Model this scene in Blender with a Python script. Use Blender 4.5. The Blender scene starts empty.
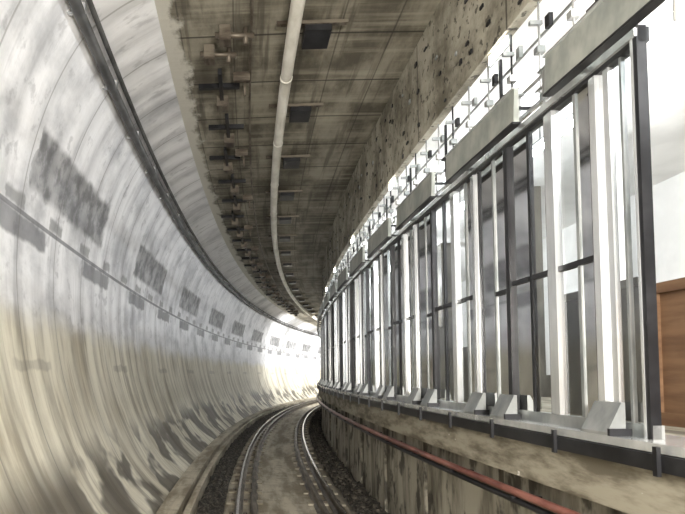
import bpy, bmesh, math, random
from mathutils import Vector
random.seed(7)
R=132.0; EYE=1.84
def P(s,X,H):
    a=s/R
    return Vector((R-(R-X)*math.cos(a),(R-X)*math.sin(a),H+EYE))

class NT:
    def __init__(self,name,rough=0.8,metal=0.0):
        self.m=bpy.data.materials.new(name); self.m.use_nodes=True
        self.t=self.m.node_tree; self.b=self.t.nodes['Principled BSDF']
        self.b.inputs['Roughness'].default_value=rough
        self.b.inputs['Metallic'].default_value=metal
        self.uv=None
    def n(self,k): return self.t.nodes.new(k)
    def set(self,sock,v):
        if isinstance(v,bpy.types.NodeSocket): self.t.links.new(v,sock)
        else: sock.default_value=v
    def U(self):
        if not self.uv:
            tc=self.n('ShaderNodeTexCoord'); sp=self.n('ShaderNodeSeparateXYZ')
            self.t.links.new(tc.outputs['UV'],sp.inputs[0]); self.uv=(sp.outputs[0],sp.outputs[1])
        return self.uv
    def ma(self,op,a,b=0.0,c=0.0,clamp=False):
        x=self.n('ShaderNodeMath'); x.operation=op; x.use_clamp=clamp
        self.set(x.inputs[0],a); self.set(x.inputs[1],b); self.set(x.inputs[2],c)
        return x.outputs[0]
    def noise(self,su,sv,scale=1.0,detail=4,rough=0.6,off=0.0):
        u,v=self.U(); c=self.n('ShaderNodeCombineXYZ')
        self.set(c.inputs[0],self.ma('MULTIPLY',u,su)); self.set(c.inputs[1],self.ma('MULTIPLY',v,sv)); c.inputs[2].default_value=off
        x=self.n('ShaderNodeTexNoise'); self.t.links.new(c.outputs[0],x.inputs['Vector'])
        x.inputs['Scale'].default_value=scale; x.inputs['Detail'].default_value=detail; x.inputs['Roughness'].default_value=rough
        return x.outputs[0]
    def step(self,x,a,b,):
        r=self.n('ShaderNodeMapRange'); r.interpolation_type='SMOOTHSTEP'
        self.set(r.inputs[0],x); r.inputs[1].default_value=a; r.inputs[2].default_value=b
        return r.outputs[0]
    def mix(self,f,a,b):
        x=self.n('ShaderNodeMix'); x.data_type='RGBA'
        self.set(x.inputs[0],f)
        for s,v in ((x.inputs[6],a),(x.inputs[7],b)):
            if isinstance(v,tuple): v=(*v,1.0)
            self.set(s,v)
        return x.outputs[2]
    def band(self,x,a,b,e=0.02):
        return self.ma('MULTIPLY',self.step(x,a-e,a+e),self.ma('SUBTRACT',1.0,self.step(x,b-e,b+e)))
    def frac(self,x,period,off=0.0):
        return self.ma('FRACT',self.ma('DIVIDE',self.ma('SUBTRACT',x,off),period))
    def color(self,c):
        if isinstance(c,tuple): c=(*c,1.0)
        self.set(self.b.inputs['Base Color'],c)
    def bump(self,h,strength=0.4,dist=0.03):
        x=self.n('ShaderNodeBump'); x.inputs['Strength'].default_value=strength; x.inputs['Distance'].default_value=dist
        self.set(x.inputs['Height'],h); self.t.links.new(x.outputs[0],self.b.inputs['Normal'])

def simple(name,c1,c2,rough=0.6,metal=0.0,su=2,sv=2,lo=.35,hi=.65):
    t=NT(name,rough,metal); t.color(t.mix(t.step(t.noise(su,sv),lo,hi),c1,c2)); return t.m

# wall
t=NT('wall_sprayed_concrete',0.55); u,v=t.U()
st=t.noise(1.3,0.22,1,5,0.65); st2=t.noise(5,0.5,1,3,0.6,3.0); cl=t.noise(0.9,1.2,1,5,.6,5.); cf=t.noise(3.5,3.5,1,4,.6,15.)
up=t.mix(t.step(cl,.30,.58),(.50,.505,.53),(.86,.86,.885))
up=t.mix(t.ma('MULTIPLY',t.step(st2,.5,.75),.4),up,(.35,.35,.37))
up=t.mix(t.ma('MULTIPLY',t.step(cf,.56,.68),.42),up,(.26,.26,.28))
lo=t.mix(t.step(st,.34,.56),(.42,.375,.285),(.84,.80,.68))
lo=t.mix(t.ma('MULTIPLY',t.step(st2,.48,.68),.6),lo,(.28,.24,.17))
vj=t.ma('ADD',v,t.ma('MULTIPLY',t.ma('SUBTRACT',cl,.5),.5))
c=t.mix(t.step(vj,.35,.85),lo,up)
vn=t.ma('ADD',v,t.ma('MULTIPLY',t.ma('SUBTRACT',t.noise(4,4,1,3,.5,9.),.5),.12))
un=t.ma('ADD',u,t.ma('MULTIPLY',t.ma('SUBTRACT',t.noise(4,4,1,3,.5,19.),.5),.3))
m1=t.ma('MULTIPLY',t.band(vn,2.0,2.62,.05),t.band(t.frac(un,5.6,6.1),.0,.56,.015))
m2=t.ma('MULTIPLY',t.band(vn,1.42,1.66,.03),t.band(t.frac(un,3.1,5.3),.02,.5,.02))  # second row of dark patches: shadows painted into the wall colour
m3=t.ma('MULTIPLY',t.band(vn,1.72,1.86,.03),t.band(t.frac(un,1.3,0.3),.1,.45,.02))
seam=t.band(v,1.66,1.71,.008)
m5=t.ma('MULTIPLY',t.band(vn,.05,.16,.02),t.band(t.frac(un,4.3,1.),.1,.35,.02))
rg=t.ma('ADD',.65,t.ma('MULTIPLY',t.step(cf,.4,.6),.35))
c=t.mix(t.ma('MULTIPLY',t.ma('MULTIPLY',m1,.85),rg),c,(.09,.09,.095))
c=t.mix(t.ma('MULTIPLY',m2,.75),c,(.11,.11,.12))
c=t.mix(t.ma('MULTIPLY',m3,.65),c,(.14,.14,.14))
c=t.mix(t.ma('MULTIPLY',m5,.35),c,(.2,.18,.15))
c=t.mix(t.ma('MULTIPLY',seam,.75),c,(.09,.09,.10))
j=t.band(t.frac(u,1.2,0.),.0,.022,.006)
c=t.mix(t.ma('MULTIPLY',j,.45),c,(.15,.14,.13))
bt=t.ma('MULTIPLY',t.step(t.noise(.9,1.3,1,3,.5,31.),.46,.54),t.ma('SUBTRACT',1.,t.step(v,-1.2,-.65)))
c=t.mix(t.ma('MULTIPLY',bt,.85),c,(.065,.052,.037))
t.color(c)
w=t.ma('SINE',t.ma('MULTIPLY',u,2*math.pi/.6))
t.bump(t.ma('ADD',t.ma('MULTIPLY',w,.35),t.ma('ADD',st,t.ma('MULTIPLY',cl,.8))),.55,.05)
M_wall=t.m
# ceiling
t=NT('ceiling_board_marked_concrete',0.75); u,v=t.U()
a=t.noise(.6,1.4,1,6,.65); b=t.noise(6,.35,1,4,.6,4.); l=t.noise(.35,6,1,4,.6,44.)
c=t.mix(t.step(a,.38,.64),(.10,.088,.065),(.32,.295,.235))
c=t.mix(t.ma('MULTIPLY',t.step(b,.45,.7),.55),c,(.43,.40,.32))
c=t.mix(t.ma('MULTIPLY',t.step(l,.52,.66),.6),c,(.06,.05,.037))
c=t.mix(t.ma('MULTIPLY',t.band(t.frac(u,1.15,0.),0,.03,.008),.85),c,(.02,.016,.012))
c=t.mix(t.ma('MULTIPLY',t.band(t.frac(v,.62,0.1),0,.03,.008),.6),c,(.03,.024,.018))
vj=t.ma('ADD',v,t.ma('MULTIPLY',t.ma('SUBTRACT',t.noise(2,3,1,5,.65,8.),.5),.6))
c=t.mix(t.ma('SUBTRACT',1.,t.step(vj,-.60,-.48)),c,(.58,.56,.50))
t.color(c); t.bump(t.ma('ADD',a,b),.5,.03); M_ceil=t.m
t=NT('bulkhead_concrete',0.85); u,v=t.U()
a=t.noise(1.2,1.2,1,6,.7); b=t.noise(9,9,1,3,.6,4.)
c=t.mix(t.step(a,.35,.65),(.15,.135,.10),(.48,.45,.37))
c=t.mix(t.ma('MULTIPLY',t.step(b,.58,.64),.8),c,(.04,.035,.027))
c=t.mix(t.ma('MULTIPLY',t.band(t.frac(u,2.4,0.),0,.012,.004),.8),c,(.03,.024,.018))
t.color(c); t.bump(a,.5,.03); M_bulk=t.m
t=NT('trackbed_concrete',0.8); u,v=t.U()
a=t.noise(.5,3,1,6,.65); b=t.noise(5,5,1,4,.6,4.)
c=t.mix(t.step(a,.38,.62),(.28,.24,.175),(.58,.53,.43))
c=t.mix(t.ma('MULTIPLY',t.step(b,.48,.65),.4),c,(.18,.145,.10))
t.color(c); t.bump(b,.4,.03); M_floor=t.m
t=NT('dark_ballast_dirt',0.9); u,v=t.U()
b=t.noise(9,9,1,5,.7,4.)
t.color(t.mix(t.step(b,.42,.7),(.016,.013,.010),(.17,.15,.12))); t.bump(b,.9,.05); M_dirt=t.m
t=NT('platform_wall_stained_concrete',0.8); u,v=t.U()
a=t.noise(2.2,.5,1,5,.65); b=t.noise(3,2,1,4,.6,4.)
c=t.mix(t.step(a,.34,.58),(.11,.098,.073),(.40,.37,.30))
c=t.mix(t.ma('MULTIPLY',t.step(b,.52,.62),.85),c,(.035,.03,.023))
t.color(c); t.bump(b,.5,.03); M_pwall=t.m
t=NT('platform_slab_concrete',0.8); u,v=t.U()
a=t.noise(1.2,5,1,5,.65); b=t.noise(6,9,1,4,.6,4.)
c=t.mix(t.step(a,.38,.6),(.13,.112,.08),(.36,.33,.26))
c=t.mix(t.step(b,.70,.73),c,(.75,.73,.68))
t.color(c); M_slab=t.m
M_white=simple('white_plaster',(.82,.82,.81),(.93,.93,.92),.7,0,1,1)
M_alu=simple('brushed_aluminium',(.66,.68,.70),(.92,.93,.94),.25,.7,4,.6)
M_steel=simple('polished_stainless_panel',(.68,.70,.71),(.95,.96,.97),.2,.85,2.5,.35)
M_grey=simple('grey_painted_steel',(.24,.26,.26),(.44,.45,.45),.35,.5,3,2)
M_panel=simple('header_panel_grey',(.28,.30,.28),(.48,.49,.45),.4,.2,3,2)
M_dark=simple('black_rubber_and_steel',(.008,.008,.010),(.03,.03,.034),.4,.3)
M_hgrey=simple('dark_hoarding_board',(.03,.028,.024),(.12,.11,.09),.35,.1,3,1)
M_pipe=simple('painted_white_pipe',(.66,.63,.55),(.88,.85,.78),.4,.0,1.5,3)
M_cond=simple('grey_conduit',(.06,.06,.06),(.14,.14,.14),.5,.3)
M_red=simple('red_oxide_pipe',(.13,.035,.027),(.36,.15,.12),.3,.1,2,5)
M_rail=simple('worn_steel_rail',(.07,.052,.04),(.22,.19,.15),.45,.5,2,8)
M_head=simple('polished_rail_head',(.5,.47,.43),(.7,.67,.62),.22,.85,2,8)
M_ply=simple('plywood_hoarding',(.12,.06,.028),(.20,.11,.055),.7,0,1,8)
g=NT('door_glass',.05)
tr=g.n('ShaderNodeBsdfTransparent'); tr.inputs[0].default_value=(.86,.89,.90,1)
gl=g.n('ShaderNodeBsdfGlossy'); gl.inputs['Roughness'].default_value=.06
mx=g.n('ShaderNodeMixShader'); fr=g.n('ShaderNodeFresnel'); fr.inputs[0].default_value=2.0
g.t.links.new(fr.outputs[0],mx.inputs[0]); g.t.links.new(tr.outputs[0],mx.inputs[1]); g.t.links.new(gl.outputs[0],mx.inputs[2])
g.t.links.new(mx.outputs[0],g.t.nodes['Material Output'].inputs['Surface']); M_glass=g.m
def emis(name,col,st):
    e=NT(name); e.b.inputs['Base Color'].default_value=(.9,.9,.9,1)
    e.b.inputs['Emission Color'].default_value=(*col,1); e.b.inputs['Emission Strength'].default_value=st
    return e.m
M_tube=emis('fluorescent_tube',(.95,.98,1.0),95)
M_lamp=emis('work_lamp_lens',(1.,.97,.90),50)

class MB:
    def __init__(self,name,mats,parent=None):
        self.name=name; self.bm=bmesh.new(); self.uv=self.bm.loops.layers.uv.new('UVMap'); self.mats=mats; self.parent=parent
    def face(self,vs,uvs,mi=0,smooth=False):
        try: f=self.bm.faces.new(vs)
        except ValueError: return
        f.material_index=mi; f.smooth=smooth
        for l,q in zip(f.loops,uvs): l[self.uv].uv=q
    def sweep(self,prof,s0,s1,ds,mi=0,closed=False,smooth=False,vmode='len',caps=False):
        n=max(1,int(round((s1-s0)/ds))); rows=[]
        vv=[]; L=0
        for i,p in enumerate(prof):
            if i: L+=math.dist(p,prof[i-1])
            vv.append({'len':L,'H':p[1],'X':p[0]}[vmode])
        vv.append(L+math.dist(prof[-1],prof[0]) if vmode=='len' else vv[0])
        for k in range(n+1):
            s=s0+(s1-s0)*k/n; rows.append((s,[self.bm.verts.new(P(s,x,h)) for x,h in prof]))
        m=len(prof)
        for k in range(n):
            sa,A=rows[k]; sb,B=rows[k+1]
            for i in range(m if closed else m-1):
                j=(i+1)%m
                self.face([A[i],B[i],B[j],A[j]],[(sa,vv[i]),(sb,vv[i]),(sb,vv[i+1]),(sa,vv[i+1])],mi,smooth)
        if caps and closed:
            self.face(rows[0][1],[(x,h) for x,h in prof],mi)
            self.face(rows[-1][1][::-1],[(x,h) for x,h in prof[::-1]],mi)
    def box(self,s0,s1,x0,x1,h0,h1,mi=0,ds=2.0):
        self.sweep([(x0,h0),(x1,h0),(x1,h1),(x0,h1)],s0,s1,ds,mi,closed=True,caps=True)
    def tube(self,X,H,r,s0,s1,mi=0,n=12,ds=1.0):
        self.sweep([(X+r*math.cos(2*math.pi*i/n),H+r*math.sin(2*math.pi*i/n)) for i in range(n)],s0,s1,ds,mi,True,True,caps=True)
    def rod(self,a,b,r,mi=0,n=8):
        a=P(*a); b=P(*b); d=(b-a).normalized(); q=d.to_track_quat('Z','Y')
        A=[];B=[]
        for i in range(n):
            o=q@Vector((r*math.cos(2*math.pi*i/n),r*math.sin(2*math.pi*i/n),0)); A.append(self.bm.verts.new(a+o)); B.append(self.bm.verts.new(b+o))
        for i in range(n):
            j=(i+1)%n; self.face([A[i],A[j],B[j],B[i]],[(0,0)]*4,mi,True)
        self.face(A[::-1],[(0,0)]*n,mi); self.face(B,[(0,0)]*n,mi)
    def prism(self,pts,s0,s1,mi=0):
        self.sweep(pts,s0,s1,10,mi,True,caps=True)
    def done(self):
        bmesh.ops.recalc_face_normals(self.bm,faces=self.bm.faces)
        me=bpy.data.meshes.new(self.name); self.bm.to_mesh(me); self.bm.free()
        for m in self.mats: me.materials.append(m)
        o=bpy.data.objects.new(self.name,me); bpy.context.collection.objects.link(o)
        if self.parent: o.parent=self.parent
        return o
def empty(name):
    e=bpy.data.objects.new(name,None); bpy.context.collection.objects.link(e); return e

S0,S1=-4.0,80.0
FL=-2.02
ctrl=[(-.95,-1.84),(-1.35,-1.45),(-1.72,-.8),(-1.98,0),(-2.1,.8),(-2.1,1.5),(-2.0,2.2),(-1.78,2.9),(-1.45,3.5),(-1.1,3.8),(-.73,4.0)]
def cr(p,n=5):
    out=[]
    for i in range(len(p)-1):
        p0=p[max(i-1,0)];p1=p[i];p2=p[i+1];p3=p[min(i+2,len(p)-1)]
        for k in range(n):
            q=k/n; out.append(tuple(.5*((2*p1[d])+(-p0[d]+p2[d])*q+(2*p0[d]-5*p1[d]+4*p2[d]-p3[d])*q*q+(-p0[d]+3*p1[d]-3*p2[d]+p3[d])*q**3) for d in (0,1)))
    out.append(p[-1]); return out
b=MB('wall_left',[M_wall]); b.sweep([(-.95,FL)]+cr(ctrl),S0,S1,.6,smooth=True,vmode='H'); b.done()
b=MB('ceiling',[M_ceil]); b.sweep([(-.73,4.0),(.8,4.02),(2.34,4.0)],S0,S1,.8,vmode='X'); b.done()
b=MB('wall_right',[M_bulk]); b.sweep([(2.33,4.02),(2.33,2.8),(2.42,2.8),(2.42,4.02)],S0,S1,.8,closed=True,caps=True); b.done()
b=MB('floor',[M_floor]); b.sweep([(-1.3,FL),(3.2,FL)],S0,S1,.8,vmode='X'); b.done()
b=MB('ballast_bed',[M_dirt])
n=int((S1-0)/.25)
for (x0,x1,h) in ((1.78,2.23,-1.93),(-.48,-.08,-1.97)):
    rows=[]
    nx=7
    for k in range(n+1):
        s=k*.25; rows.append([b.bm.verts.new(P(s,x0+(x1-x0)*i/nx,h+random.uniform(-.03,.05))) for i in range(nx+1)])
    for k in range(n):
        for i in range(nx):
            b.face([rows[k][i],rows[k+1][i],rows[k+1][i+1],rows[k][i+1]],[(k*.25,i*.1),(k*.25+.25,i*.1),(k*.25+.25,i*.1+.1),(k*.25,i*.1+.1)])
for k in range(420):
    s=random.uniform(5,34); x=random.uniform(1.76,2.15); r=random.uniform(.02,.05)
    b.box(s,s+r*2,x,x+r*2,-1.93,-1.93+r*1.6)
b.done()
b=MB('drain_curb',[M_floor]); b.box(0,S1,-.93,-.66,FL,-1.80,ds=.8); b.box(0,S1,-.60,-.5,FL,-1.84,ds=.8); b.done()

tr=empty('railway_track')
def railprof(c,top,sc=1):
    return [(c-.07*sc,top-.16),(c+.07*sc,top-.16),(c+.07*sc,top-.145),(c+.012,top-.12),(c+.012,top-.05),(c+.036,top-.04),(c+.036,top-.008),(c+.028,top),(c-.028,top),(c-.036,top-.008),(c-.036,top-.04),(c-.012,top-.05),(c-.012,top-.12),(c-.07*sc,top-.145)]
for i,(c,top) in enumerate(((.13,-1.84),(1.57,-1.84),(.36,-1.86),(1.34,-1.86))):
    b=MB(('rail_%d' if i<2 else 'guard_rail_%d')%(i+1),[M_rail,M_head],tr)
    b.sweep(railprof(c,top,.9),0,S1,.8,0,closed=True,caps=True)
    if i<2: b.box(0,S1,c-.018,c+.018,top-.002,top+.003,1,ds=.8)
    b.done()
b=MB('rail_fastenings',[M_floor,M_rail],tr)
s=.5
while s<60:
    b.box(s,s+.26,-.07,.50,FL,-2.0+.005); b.box(s,s+.26,1.20,1.77,FL,-2.0+.005)
    for c in (.13,1.57):
        for d in (-.1,.1): b.box(s+.09,s+.17,c+d-.03,c+d+.03,-1.995,-1.965,1)
    s+=.9
b.done()

b=MB('platform',[M_slab,M_pwall,M_grey])
b.sweep([(2.3,FL),(2.3,-.72),(2.14,-.72),(2.14,-.42),(2.2,-.40),(6.6,-.40)],S0,S1,.8,0)
b.done()
b=MB('wall_platform_base',[M_pwall])
b.sweep([(2.295,FL),(2.295,-.73)],S0,S1,.8,0)
s=1.0
while s<60:
    b.box(s,s+1.5,2.255,2.296,FL,-.725); s+=2.0
b.done()
b=MB('platform_edge_sill',[M_alu,M_dark])
b.box(S0,S1,2.12,2.5,-.375,-.33,0,ds=.8)
b.box(S0,S1,2.10,2.13,-.46,-.38,1,ds=.8)
s=2.0
while s<50:
    b.box(s,s+.03,2.08,2.10,-.48,-.34,1)
    if int(s*10)%3==0: b.box(s+.2,s+.5,2.09,2.12,-.37,-.345,0)
    s+=.9
b.done()
b=MB('platform_floor',[M_slab]); b.box(S0,S1,2.5,6.6,-.40,-.335,0,ds=.8); b.done()
b=MB('wall_platform_back',[M_white,M_grey]); b.sweep([(6.6,-.4),(6.6,3.0)],S0,S1,.8,0)
b.done()
b=MB('ceiling_platform',[M_white]); b.sweep([(2.42,2.95),(6.6,2.95)],S0,S1,.8,0); b.done()
s=3.3
k=0
while s<55:
    b=MB('platform_column',[M_hgrey if k%2 else M_white]); b.box(s,s+.35,4.5,4.85,-.34,2.95); b.box(s-.05,s+.40,4.45,4.90,-.34,.0); b.done(); s+=2.1;k+=1
b=MB('plywood_hoarding',[M_ply,M_dark])
for q in (1.7,2.9):
    b.box(q,q+1.17,3.0,3.03,-.335,.62); b.box(q,q+.04,2.97,3.0,-.335,.62)
b.box(4.15,4.20,2.97,3.0,-.335,.62); b.box(4.07,4.2,3.0,3.03,-.335,.62); b.box(1.7,4.2,2.96,2.97,.55,.62); b.box(1.7,4.2,2.96,2.97,-.335,-.25); b.done()
s=4.35
while s<45:
    b=MB('dark_hoarding',[M_hgrey,M_dark])
    L=random.choice((1.15,1.15,2.35)); hh=random.choice((.35,.5,.7))
    q=s
    while q<s+L-.1:
        b.box(q,q+1.13,3.0,3.03,-.335,hh); b.box(q,q+.06,3.03,3.10,-.335,hh); q+=1.18
    b.box(s,s+L,2.98,3.0,hh-.06,hh)
    b.done(); s+=L+.5

period=1.8; c0=3.17
def module(c,first=False):
    e=empty('platform_screen_door'); 
    b=MB('door_frame',[M_alu,M_dark,M_grey,M_steel],e)
    a0=c-.02 if first else c-.9; a1=c+.9
    b.box(a0,a1,2.24,2.30,1.77,1.85,1); b.box(a0,a1,2.22,2.24,1.80,1.845,0)
    b.box(a0,a1,2.24,2.30,-.33,-.26,2)
    vs=[(-.9,.03,0,1),(-.6,.018,1,0),(-.28,.03,1,1),(0.0,.012,2,0),(.28,.025,0 if first else 1,0),(.38,.03,0,1),(.6,.015,2,0),(.86,.03,0,1)]
    for d,w,mi,big in vs:
        if first and d<-.01: continue
        x0=2.23 if big else 2.25
        if first and d==0: b.box(c-.02,c+.012,2.232,2.285,-.33,1.86,1); b.box(c+.012,c+.032,2.23,2.26,-.33,1.84,0); continue
        b.box(c+d-w,c+d+w,x0,2.28,-.26,1.77,mi)
        if big: b.box(c+d+w,c+d+w+.014,x0+.005,2.275,-.26,1.77,1 if mi!=1 else 0)
    if first: b.box(c+.14,c+.16,2.25,2.275,-.26,1.77,2)
    else:
        b.box(c+.05,c+.255,2.262,2.272,-.26,1.77,3)
        b.box(c-.24,c-.06,2.262,2.272,-.26,.62,3)
    for (p,q,h) in ((-.57,-.32,.68),(.42,.83,.68),(-.87,-.62,.68),(-.24,-.02,.64),):
        if first and p<0: continue
        b.box(c+p,c+q,2.245,2.28,h,h+.035,1)
    b.done()
    gb=MB('glass_panes',[M_glass],e)
    ed=[-.87,-.6,-.28,0,.28,.6,.87]
    for p,q in zip(ed[:-1],ed[1:]):
        if first and p<0: continue
        x=2.258+random.uniform(-.003,.003); y=x+random.uniform(-.005,.005)
        vsx=[gb.bm.verts.new(P(c+ss,xx,h)) for ss,xx,h in ((p,x,-.26),(q,y,-.26),(q,y,1.77),(p,x,1.77))]
        gb.face(vsx,[(0,0),(1,0),(1,1),(0,1)])
    gb.done()
    f=MB('gusset_feet',[M_grey,M_dark],e)
    for d in ((.28,) if first else (-.28,.28)):
        f.prism([(2.12,-.33),(2.22,-.33),(2.22,-.15),(2.20,-.15),(2.12,-.31)],c+d-.12,c+d+.12,0)
        f.box(c+d-.14,c+d-.12,2.12,2.24,-.33,-.29,1)
    f.done()
    return e
k=0
c=c0
while c<34:
    module(c,first=(k==0)); c+=period;k+=1
c=c0; k=0
while c<34:
    b=MB('header_panel',[M_panel,M_alu,M_dark])
    a0=c-.72;a1=c+.66
    b.prism([(2.10,1.80),(2.14,1.80),(2.14,2.04),(2.11,2.04)],a0,a1,0)
    b.box(a0,a1,2.095,2.15,2.04,2.052,1); b.box(a0,a1,2.09,2.15,1.785,1.80,2)
    for q in (a0+.2,a1-.2):
        b.box(q,q+.03,2.14,2.34,1.98,2.0,2); b.box(q,q+.03,2.14,2.24,1.85,1.87,2)
    b.done(); c+=period
b=MB('hanger_bracket_assembly',[M_dark,M_alu,M_grey])
s=2.2;k=0
while s<34:
    x=2.40
    b.rod((s,x,1.85),(s,x,2.8),.009,0 if k%3==0 else 1,6)
    b.box(s-.05,s+.05,x-.02,x+.02,2.12,2.135,2)
    b.box(s-.03,s+.03,x-.03,x+.03,2.40,2.45,2 if k%2 else 1)
    b.box(s-.015,s+.015,2.33,2.42,2.62,2.65,2)
    if k%3==0:
        b.box(s+.12,s+.15,2.36,2.38,2.1,2.66,0); b.box(s+.04,s+.23,2.35,2.39,2.30,2.32,0)
    b.box(s+.25,s+.31,2.37,2.40,random.uniform(2.5,2.55),2.60,2 if k%2 else 0)
    b.box(s+.30,s+.36,2.34,2.38,1.98,random.uniform(2.03,2.10),2)
    b.box(s+.16,s+.20,2.28,2.33,1.86,2.14,1); b.box(s+.12,s+.24,2.27,2.34,2.14,2.155,2)
    s+=.45;k+=1
b.box(1,36,2.27,2.30,1.92,1.945,1,ds=.8)
b.box(1,36,2.38,2.40,2.20,2.22,1,ds=.8)
b.box(1,36,2.40,2.415,2.52,2.535,2,ds=.8)
b.done()
b=MB('anchor_plates',[M_dark,M_grey])
s=3.0
while s<40:
    for h in (2.95,3.2,3.45,3.7):
        if random.random()<.45:
            q=s+random.uniform(-.15,.15); hh=h+random.uniform(-.1,.1)
            b.box(q,q+random.uniform(.03,.08),2.315,2.329,hh,hh+random.uniform(.02,.05),0 if random.random()<.85 else 1)
    s+=.3
b.done()
b=MB('ceiling_pipe',[M_pipe,M_cond]); b.tube(.78,3.84,.075,0,S1,0,14,.8)
s=1
while s<60:
    b.tube(.78,3.84,.082,s,s+.05,0,14,.1); b.box(s+.02,s+.05,.765,.795,3.9,4.0,1); s+=2.2
b.done()
b=MB('wall_conduit',[M_cond,M_alu]); b.tube(-1.36,3.47,.06,0,S1,0,10,.8); b.tube(-1.26,3.57,.03,0,S1,0,8,.8)
s=1
while s<60:
    b.box(s,s+.05,-1.5,-1.3,3.46,3.56,1); s+=1.5
b.done()
b=MB('red_pipe',[M_red,M_dark]); b.tube(2.08,-.82,.028,0,S1,0,12,.8); b.tube(2.10,-.885,.024,0,S1,1,8,.8)
s=.7
while s<60:
    b.box(s,s+.04,2.04,2.25,-.86,-.845,1); s+=1.2
b.done()
b=MB('ceiling_bracket',[M_dark,M_rail])
s=6.6;k=0
while s<48:
    b.box(s+.02,s+.42,.92,1.22,3.88,3.99,0)
    b.box(s,s+.06,.6,1.4,3.95,3.99,1)
    s+=2.1;k+=1
s=7.6;k=0
while s<40:
    x=-.15+random.uniform(-.12,.12)
    b.box(s,s+.9,x,x+.05,3.90,3.98,0); b.box(s+.4,s+.47,x-.28,x+.28,3.92,3.98,0)
    b.box(s+.75,s+.95,x-.05,x+.12,3.82,3.98,1)
    if k%2==0: b.box(s+.1,s+.16,x+.2,x+.42,3.86,3.98,1); b.rod((s+.2,x+.35,3.7),(s+.2,x+.35,3.98),.018,1)
    s+=1.35;k+=1
b.box(5,48,.30,.33,3.95,3.98,1,ds=.8)
for sx,xx in ((6.7,-.1),(7.1,-.3)):
    b.rod((sx,xx,3.9),(sx,xx+.45,3.88),.035,1); b.box(sx-.08,sx+.08,xx+.05,xx+.18,3.8,3.98,1); b.rod((sx,xx+.35,3.78),(sx,xx+.35,3.98),.03,1)
b.done()
s=0.5
while s<60:
    b=MB('fluorescent_light',[M_tube,M_grey]); b.tube(3.55,2.55,.03,s,s+1.5,0,8,.65); b.box(s,s+1.5,3.53,3.57,2.62,2.64,1,ds=.65)
    b.rod((s+.2,3.55,2.64),(s+.2,3.55,2.94),.01,1,6); b.rod((s+1.1,3.55,2.64),(s+1.1,3.55,2.94),.01,1,6)
    b.done(); s+=2.6
s=1.24
while s<45:
    b=MB('work_lamp',[M_lamp,M_grey]); b.box(s,s+.34,2.335,2.345,2.69,2.76,0); b.box(s-.02,s+.36,2.345,2.36,2.68,2.775,1); b.done(); s+=3.6
def area(name,pos,tgt,size,power,col=(1,1,1),sy=None):
    l=bpy.data.lights.new(name,'AREA'); l.energy=power; l.size=size; l.color=col
    if sy: l.shape='RECTANGLE'; l.size_y=sy
    o=bpy.data.objects.new(name,l); bpy.context.collection.objects.link(o)
    a=P(*pos); o.location=a; o.rotation_euler=(P(*tgt)-a).to_track_quat('-Z','Y').to_euler(); return o
area('fill_light_rear',(-2.5,.9,1.0),(9,-.6,.8),1.0,850,(1,.96,.88))  # unseen fill light added behind the camera to brighten the tunnel
for s_,p_ in ((40,380),(47,480),(54,550)):
    area('tunnel_light',(s_,1.9,3.0),(s_+4,-2,0),.8,p_,(1,.99,.95))
for s_ in (4,14,24):
    area('platform_fill_light',(s_,3.4,1.9),(s_+2.5,6.6,1.6),.4,120,(1,1,1),2.)  # unseen area fills, added to brighten the wall behind the doors
w=bpy.data.worlds.new('world'); bpy.context.scene.world=w; w.use_nodes=True
w.node_tree.nodes['Background'].inputs[0].default_value=(.85,.84,.80,1); w.node_tree.nodes['Background'].inputs[1].default_value=.4
bpy.context.scene.view_settings.view_transform='Standard'
cam=bpy.data.cameras.new('camera'); co=bpy.data.objects.new('camera',cam); bpy.context.collection.objects.link(co)
cam.sensor_width=36; cam.lens=600/685*36
tilt=math.radians(3)
co.location=P(0,0,0); co.rotation_euler=(math.pi/2+tilt,0,0)
cam.shift_x=(342.5-209)/685; cam.shift_y=(118-600*math.tan(tilt))/685
cam.clip_start=.05; cam.clip_end=500
bpy.context.scene.camera=co
